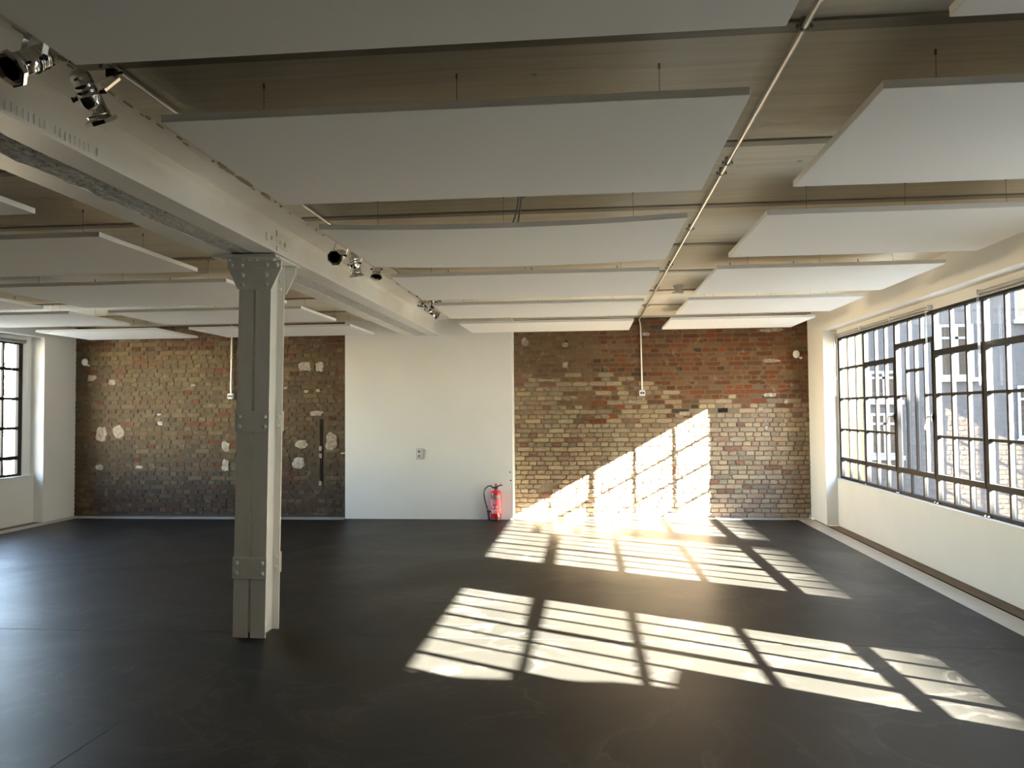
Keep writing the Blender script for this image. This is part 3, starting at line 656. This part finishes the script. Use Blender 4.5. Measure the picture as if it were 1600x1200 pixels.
def socket_box(x, y, z, label, group):
    o = thing('surface_socket', label, 'socket', (x, y, z), group)
    b = MB(); b.bbox(-0.045, 0.045, -0.055, 0.0, -0.045, 0.045, 0.006); b.build('housing', M['white_plastic'], o)
    b = MB(); b.bbox(-0.034, 0.034, -0.058, -0.0545, -0.020, 0.020, 0.001); b.build('face_insert', M['grey_plastic'], o)
    b = MB()
    for s in (-1, 1): b.box(s * 0.018 - 0.010, s * 0.018 + 0.010, -0.0605, -0.0575, -0.010, 0.010)
    b.build('port', M['black'], o)
socket_box(0.877, WR - 0.010, 1.975, 'small white data socket at the end of the conduit on the right brick wall', 'wall sockets under conduits')
socket_box(-5.876, WL - 0.010, 1.990, 'small white data socket at the end of the conduit on the left brick wall', 'wall sockets under conduits')
ds = thing('double_socket', 'white double power socket on the plain white wall', 'socket', (-2.675, 12.13, 1.036))
b = MB(); b.bbox(-0.048, 0.048, -0.014, 0.0, -0.086, 0.086, 0.003); b.build('frame_plate', M['grey_frame'], ds)
b = MB(); b.bbox(-0.036, 0.036, -0.0155, -0.0142, -0.073, 0.073, 0.0006); b.build('cover_insert', M['white_plastic'], ds)
for z in (-0.036, 0.036):
    b = MB(); b.lathe([(0.0005, 0.0160), (0.022, 0.0160), (0.025, 0.0175), (0.027, 0.0175), (0.027, 0.0150)], 18, Matrix.Translation((0, 0, z)) @ Matrix.Rotation(R(90), 4, 'X')); op = fixn(b.build('outlet', M['grey_plastic'], ds))
    b = MB()
    for s in (-1, 1): b.tube([(s * 0.0095, -0.0158, z), (s * 0.0095, -0.0168, z)], 0.004, 8)
    b.build('pin_hole', M['black'], op)
def wall_knob(x, y, z, label):
    o = thing('wall_detector', label, 'detector', (x, y, z), 'round wall fittings on the brick')
    b = MB(); b.lathe([(0.0005, 0.055), (0.028, 0.05), (0.045, 0.034), (0.050, 0.012), (0.050, 0.0)], 18, Matrix.Scale(1.25, 4, (0, 0, 1)) @ Matrix.Rotation(R(90), 4, 'X')); fixn(b.build('cover', M['white_plastic'], o))
    b = MB(); b.tube([(0.045, -0.015, -0.05), (0.07, -0.015, -0.066), (0.085, -0.012, -0.05)], 0.014, 8); b.build('cable_gland', M['white_plastic'], o)
wall_knob(3.277, WR - 0.012, 2.56, 'small round white fitting high on the right brick wall near the pilaster')
wall_knob(-8.461, WL - 0.012, 2.594, 'small round white fitting high on the left brick wall near the corner')
sm = thing('smoke_detector', 'small white smoke detector on the ceiling beside a panel corner right of the pipe', 'smoke detector', (1.10, 9.35, ZC))
b = MB(); b.lathe([(0.060, 0.0), (0.060, -0.018), (0.052, -0.022)], 20); b.lathe([(0.045, -0.02), (0.045, -0.085)], 20); fixn(b.build('base', M['white_plastic'], sm))
b = MB(); b.lathe([(0.055, -0.072), (0.068, -0.078), (0.066, -0.09), (0.03, -0.097), (0.0005, -0.098)], 20); fixn(b.build('sensor_head', M['white_plastic'], sm))
def cable(name, pts, label):
    b = MB(); b.tube(pts, 0.006, 6); o = b.build(name, M['grey_plastic']); return tag(o, label, 'cable', 'loose cables above the panels')
cable('cable', [(-0.43, 5.05, ZC), (-0.44, 5.05, 3.08), (-0.46, 5.06, 3.0), (-0.48, 5.08, 2.955)], 'short grey cable hanging above the third panel between girder and pipe')
cable('cable', [(-0.40, 5.0, 3.10), (-0.415, 5.05, 3.16), (-0.43, 5.1, 3.06), (-0.45, 5.12, 2.955)], 'looped grey cable beside the short cable above the third panel')
cable('cable', [(-4.9, 8.6, 3.17), (-4.55, 8.75, 3.15), (-4.30, 8.80, 3.03), (-4.2, 8.82, 3.10), (-4.05, 8.85, 2.97)], 'sagging dark cable above the panel left of the column')
for y in (8.35, 8.5):
    pass

# ------------------------------------------------------------------ chrome spotlights
def spotlight(pos, aim, y_clamp, label, size=1.0, roll=0.0):
    """head centred at pos, opening pointing along aim, hung from the lighting pipe at y_clamp"""
    o = thing('par_spotlight', label, 'spotlight', pos, 'chrome spotlights along the girder')
    a = Vector(aim).normalized()
    rot = (-a).to_track_quat('Z', 'Y').to_matrix().to_4x4() @ Matrix.Rotation(roll, 4, 'Z')
    S = Matrix.Scale(size, 4); T = rot @ S
    r = 0.047
    prof = [(0.0005, 0.105), (0.018, 0.103), (0.032, 0.095), (0.040, 0.082), (0.042, 0.070), (0.042, 0.048), (0.045, 0.047), (0.045, 0.041), (0.043, 0.040), (0.043, 0.026), (0.046, 0.025), (0.046, 0.019), (0.044, 0.018),
            (0.044, 0.004), (0.0475, 0.003), (0.0475, -0.004), (0.045, -0.005), (0.045, -0.070), (0.049, -0.072), (0.049, -0.080), (0.046, -0.081), (0.046, -0.098)]
    b = MB(); b.lathe(prof, 28, T); hs = fixn(b.build('housing', M['chrome'], o))
    b = MB(); b.lathe([(0.045, -0.098), (0.041, -0.060), (0.036, 0.0), (0.02, 0.03), (0.0005, 0.035)], 24, T); fixn(b.build('inner_reflector', M['lens'], o))
    b = MB(); k = 8; outer = [(0.066 * math.cos(2 * math.pi * (i + 0.5) / k), 0.066 * math.sin(2 * math.pi * (i + 0.5) / k)) for i in range(k)]
    b.lathe([(0.043, -0.096), (0.066, -0.096), (0.066, -0.112), (0.058, -0.114), (0.058, -0.104), (0.043, -0.104), (0.043, -0.096)], 8, T @ Matrix.Rotation(R(22.5), 4, 'Z'), False); fixn(b.build('filter_frame', M['chrome'], o))
    # yoke: flat strap from both sides of the head up to the pipe
    side = (rot @ Vector((1, 0, 0))).normalized()
    if abs(side.z) > 0.6: side = (rot @ Vector((0, 1, 0))).normalized()
    top = Vector((-1.955 - pos[0], y_clamp - pos[1], 3.118 - pos[2]))
    for s in (-1, 1):
        b = MB(); p0 = side * s * 0.058 * size; b.tube([side * s * 0.046 * size, p0, side * s * 0.068 * size], [0.008 * size, 0.009 * size, 0.013 * size], 8); b.build('tilt_knob', M['black'], o)
    b = MB()
    ups = Vector((0, 0, 1)); top2 = top - ups * 0.012
    pts = [side * 0.060 * size, side * 0.060 * size * 0.98 + (top2 * 0.72), top2 * 0.92 + side * 0.03, top2, top2 * 0.92 - side * 0.03, -side * 0.060 * size * 0.98 + (top2 * 0.72), -side * 0.060 * size]
    wd = side.cross(ups).normalized() * 0.011
    th = 0.0015
    vs = []
    for i, p in enumerate(pts):
        d = (pts[min(i + 1, 6)] - pts[max(i - 1, 0)]).normalized(); nn = d.cross(wd).normalized() * th
        vs += [p + wd + nn, p - wd + nn, p - wd - nn, p + wd - nn]
    fs = []
    for i in range(6):
        for q in range(4): fs.append((4 * i + q, 4 * i + (q + 1) % 4, 4 * i + 4 + (q + 1) % 4, 4 * i + 4 + q))
    b.add(vs, fs); fixn(b.build('yoke', M['steel'], o))
    b = MB(); b.bbox(top.x - 0.022, top.x + 0.022, top.y - 0.012, top.y + 0.012, top.z - 0.012, top.z + 0.0212, 0.003); b.tube([top + Vector((0.02, 0, 0.005)), top + Vector((0.045, 0, 0.005))], 0.006, 6); b.build('pipe_clamp', M['black'], o)
spotlight((-2.01, 2.60, 3.0), (-0.18, -0.61, -0.50), 2.56, 'chrome spotlight nearest the camera at the top left corner, facing the viewer')
spotlight((-2.035, 2.96, 3.020), (0.15, 0.50, -0.75), 2.99, 'second chrome spotlight from the left photo edge, pointing down', roll=0.6)
spotlight((-2.025, 6.15, 2.995), (-0.02, -0.85, -0.30), 6.06, 'chrome spotlight by the column facing the viewer, showing its dark mouth')
spotlight((-2.015, 6.55, 3.005), (0.10, 0.25, -0.95), 6.50, 'chrome spotlight hanging straight down right of the column')
spotlight((-2.01, 7.25, 3.085), (0.05, -0.35, -0.75), 7.20, 'chrome spotlight mostly hidden behind the second panel, only its rim showing', 0.85)
spotlight((-2.02, 9.50, 3.055), (0.95, -0.22, -0.12), 9.45, 'far chrome spotlight aimed sideways over a panel edge')
spotlight((-2.01, 9.85, 3.015), (0.78, 0.10, -0.50), 9.88, 'farthest chrome spotlight, slanting down to the right')

# ------------------------------------------------------------------ roller blinds
def blind(x, y0, y1, z, mt, label, chains, sgn=1, brackets=()):
    o = thing('roller_blind', label, 'roller blind', (x, (y0 + y1) / 2, z), 'rolled-up blinds over the windows'); cy = (y0 + y1) / 2
    b = MB(); b.tube([(0, y0 - cy, 0), (0, y1 - cy, 0)], 0.018, 12); b.build('roller_tube', mt, o)
    b = MB(); b.bbox(-0.004, 0.008, y0 - cy + 0.01, y1 - cy - 0.01, -0.040, -0.026, 0.002); b.build('bottom_bar', mt, o)
    for y in (y0, y1, *brackets):
        b = MB(); b.bbox(-0.022 if sgn > 0 else -0.03, 0.03 if sgn > 0 else 0.022, y - cy - 0.012, y - cy + 0.012, -0.022, 0.030, 0.003); b.build('bracket', M['white_plastic'], o)
    for y, zl in chains:
        b = MB(); xx = -sgn * 0.026
        b.tube([(xx, y - cy, -0.005), (xx, y - cy, zl - z + 0.02), (xx, y - cy - 0.012, zl - z), (xx, y - cy - 0.026, zl - z + 0.02), (xx, y - cy - 0.026, -0.005)], 0.0017, 5); b.build('pull_chain', M['white_plastic'], o)
blind(3.622, 8.54, 11.66, 2.762, M['blind'], 'pale rolled-up blind above the far end of the right window', ((8.575, 1.90), (11.62, 1.88)), 1, (9.58, 10.60))
blind(3.622, 6.45, 7.50, 2.762, M['blind'], 'pale rolled-up blind above the near end of the right window', ((7.475, 1.90),), 1)
blind(-8.835, 9.27, 11.38, 2.872, M['blind_dark'], 'dark grey rolled-up blind above the left window', ((11.40, 2.0),), -1)

# ------------------------------------------------------------------ fire extinguisher
fe = thing('fire_extinguisher', 'red fire extinguisher standing on the floor against the white wall', 'fire extinguisher', (-1.435, 12.02, 0.0))
b = MB(); b.lathe([(0.0005, 0.0), (0.078, 0.0), (0.083, 0.008), (0.083, 0.042), (0.080, 0.046)], 28); fixn(b.build('foot_ring', M['black'], fe))
b = MB(); b.lathe([(0.080, 0.044), (0.0815, 0.05), (0.0815, 0.40), (0.080, 0.43), (0.070, 0.452), (0.050, 0.464), (0.030, 0.470), (0.030, 0.478), (0.0005, 0.478)], 32); fixn(b.build('cylinder', M['red'], fe))
def wrap(b, a0, a1, z0, z1, r, seg=14):
    v = []
    for i in range(seg + 1):
        a = R(a0 + (a1 - a0) * i / seg); v += [(r * math.sin(a), -r * math.cos(a), z0), (r * math.sin(a), -r * math.cos(a), z1)]
    b.add(v, [(2 * i, 2 * i + 2, 2 * i + 3, 2 * i + 1) for i in range(seg)], True)
b = MB(); wrap(b, -72, 62, 0.352, 0.400, 0.0822); wrap(b, -60, 10, 0.402, 0.412, 0.0822); b.build('grey_label_band', M['label_grey'], fe)
b = MB(); wrap(b, -70, 45, 0.115, 0.345, 0.0822); lb = b.build('instruction_label', M['label_red'], fe)
b = MB(); rnd = random.Random(3)
for k in range(8): wrap(b, -70, -40, 0.235 + k * 0.013, 0.242 + k * 0.013, 0.0826, 4)
for k in range(7): wrap(b, -25, -25 + rnd.uniform(22, 36), 0.262 + k * 0.011, 0.266 + k * 0.011, 0.0826, 5)
for k in range(6): wrap(b, -55, -55 + rnd.uniform(50, 85), 0.120 + k * 0.011, 0.124 + k * 0.011, 0.0826, 8)
wrap(b, -32, -16, 0.203, 0.228, 0.0826, 4); wrap(b, -62, -48, 0.208, 0.222, 0.0826, 4); wrap(b, 0, 20, 0.20, 0.232, 0.0826, 4)
b.build('label_text', M['label_white'], lb)
b = MB(); b.lathe([(0.026, 0.478), (0.026, 0.505), (0.020, 0.508), (0.020, 0.530), (0.0005, 0.530)], 16); b.bbox(-0.052, 0.03, -0.016, 0.016, 0.498, 0.522, 0.004); fixn(b.build('valve', M['black'], fe))
b = MB(); b.tube([(-0.015, 0, 0.526), (0.03, 0, 0.533), (0.075, 0, 0.548), (0.108, 0, 0.548)], [0.010, 0.011, 0.010, 0.007], 8); b.tube([(0.06, 0, 0.552), (0.075, 0, 0.580)], 0.003, 6); b.build('lever', M['black'], fe)
b = MB(); b.lathe([(0.018, 0.527), (0.020, 0.540), (0.017, 0.562), (0.022, 0.565), (0.022, 0.572), (0.0005, 0.574)], 14); fixn(b.build('cap', M['brass'], fe))
b = MB(); b.tube([(-0.045, 0, 0.510), (-0.085, -0.004, 0.540), (-0.130, -0.008, 0.530), (-0.170, -0.01, 0.490), (-0.186, -0.012, 0.420), (-0.176, -0.012, 0.330), (-0.150, -0.012, 0.240), (-0.128, -0.012, 0.165)], [0.011, 0.011, 0.011, 0.011, 0.011, 0.011, 0.011, 0.012], 10); b.build('hose', M['black'], fe)
b = MB(); b.tube([(-0.130, -0.012, 0.175), (-0.122, -0.012, 0.14), (-0.112, -0.012, 0.06), (-0.104, -0.012, 0.004)], [0.016, 0.018, 0.016, 0.019], 10); b.bbox(-0.128, -0.078, -0.02, 0.0, 0.125, 0.150, 0.003); b.build('nozzle', M['black'], fe)
b = MB(); b.tube([(-0.136, -0.012, 0.182), (-0.132, -0.012, 0.170)], 0.0165, 10); b.build('hose_collar', M['steel'], fe)

# ------------------------------------------------------------------ outside, right: courtyard
def facade(name, label, x0, x1, y0, y1, z0, z1, mt, wins=(), group=None):
    o = thing(name, label, 'building', (0, 0, 0), group)
    b = MB(); b.box(x0, x1, y0, y1, z0, z1); b.build('facade', M[mt], o)
    for wx, wz, ww, wh, kind in wins:
        f = MB()
        for (a0, a1, c0, c1) in ((-ww / 2, ww / 2, -wh / 2, -wh / 2 + 0.06), (-ww / 2, ww / 2, wh / 2 - 0.06, wh / 2), (-ww / 2, -ww / 2 + 0.06, -wh / 2 + 0.06, wh / 2 - 0.06), (ww / 2 - 0.06, ww / 2, -wh / 2 + 0.06, wh / 2 - 0.06), (-0.04, 0.04, -wh / 2 + 0.06, wh / 2 - 0.06), (-ww / 2 + 0.06, ww / 2 - 0.06, wh * 0.22, wh * 0.22 + 0.05)):
            f.box(wx + a0, wx + a1, y0 - 0.05, y0 - 0.002, wz + c0, wz + c1)
        f.box(wx - ww / 2 - 0.06, wx + ww / 2 + 0.06, y0 - 0.12, y0 - 0.002, wz - wh / 2 - 0.09, wz - wh / 2 - 0.001)
        fo = f.build('window', M['win_white'], o)
        g = MB(); g.box(wx - ww / 2 + 0.03, wx + ww / 2 - 0.03, y0 - 0.02, y0 - 0.003, wz - wh / 2 + 0.03, wz + wh / 2 - 0.03); g.build('pane', M['win_blind' if kind == 'blind' else 'win_dark'], fo)
    return o
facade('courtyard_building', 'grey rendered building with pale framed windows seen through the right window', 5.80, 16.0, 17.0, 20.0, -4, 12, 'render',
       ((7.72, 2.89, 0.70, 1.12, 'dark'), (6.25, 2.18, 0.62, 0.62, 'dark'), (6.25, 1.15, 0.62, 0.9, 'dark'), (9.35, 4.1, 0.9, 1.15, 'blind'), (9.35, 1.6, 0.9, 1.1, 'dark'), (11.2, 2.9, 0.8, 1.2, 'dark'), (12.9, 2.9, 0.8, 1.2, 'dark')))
facade('courtyard_wing', 'yellow brick wing showing through the far panes of the right window', 3.80, 5.79, 16.9, 20.0, -4, 12, 'glaze')
o = thing('opposite_building', 'cream building across the courtyard beyond the right windows', 'building')
b = MB(); b.box(24, 30, -30, 3.2, -4, 12.05); b.box(24, 30, 3.21, 26, -4, 20); b.build('facade', M['east'], o)  # taller second block is added to keep sun off the courtyard facades
b = MB(); b.box(24.1, 24.6, -1.72, -1.30, 12.05, 13.05); b.box(24.05, 24.65, -1.76, -1.26, 13.051, 13.13); b.build('chimney', M['east'], o)
o = thing('stepped_sun_blocker', 'added unseen stepped slab blocking sun outside the near right window', 'sun blocker')  # unseen blocker added to give the near sun patch its stepped edge
bd = [(3.57, -1), (3.57, 1.72), (3.18, 1.76), (3.13, 1.86), (3.07, 1.98), (2.95, 2.10), (2.88, 2.24), (2.74, 2.34), (2.66, 2.42), (2.56, 2.53), (2.52, 2.68), (2.1, 3.1)]
poly = [(y - 0.478, z + 0.508) for y, z in bd] + [(-12, 3.608), (-12, -0.492)]
poly[0] = (3.57 - 0.478, -4); poly[-1] = (-12, -4)
b = MB(); b.prism(poly, 0, 4.60, 4.66); fixn(b.build('blocker_slab', M['greybrick'], o))
b = MB(); b.box(3.76, 26, -24, 17, -4.2, -4.0); b.build('courtyard_ground', M['yard'], kind='structure')
# outside, left
facade('brick_wing', 'grey brick wing edge seen through the left window', -9.94, -9.03, 12.5, 18, -4, 9, 'greybrick')
b = MB(); b.box(-60, -9.03, -40, 40, -4.2, -4.0); b.build('street_ground', M['yard'], kind='structure')
def tree(base, h, seed, label):
    rnd = random.Random(seed); b = MB()
    def grow(p, d, ln, r, lvl):
        pts = [p]; q = p
        for i in range(4):
            d = (d + Vector((rnd.uniform(-.16, .16), rnd.uniform(-.16, .16), rnd.uniform(-.05, .14)))).normalized(); q = q + d * ln / 4; pts.append(q)
        b.tube(pts, [r * (1 - 0.14 * i) for i in range(5)], 6 if lvl < 2 else 4, False)
        if lvl >= 5: return
        for i in range(3 if lvl < 4 else 2):
            a = rnd.uniform(0, 6.28); e = (d * 0.8 + Vector((math.cos(a), math.sin(a), rnd.uniform(0.0, 0.5))) * 0.75).normalized()
            grow(pts[rnd.choice((2, 3, 4))], e, ln * rnd.uniform(0.6, 0.8), r * 0.52, lvl + 1)
    grow(Vector((0, 0, 0)), Vector((0, 0, 1)), h * 0.42, 0.16, 0)
    o = thing('bare_tree', label, 'tree', base); b.build('branches', M['bark'], o)
tree((-13.9, 17.2, -4.0), 10, 3, 'bare leafless tree outside the left window, nearer the brick wing')
tree((-17.5, 20.5, -4.0), 11, 6, 'second bare tree farther out beyond the left window')
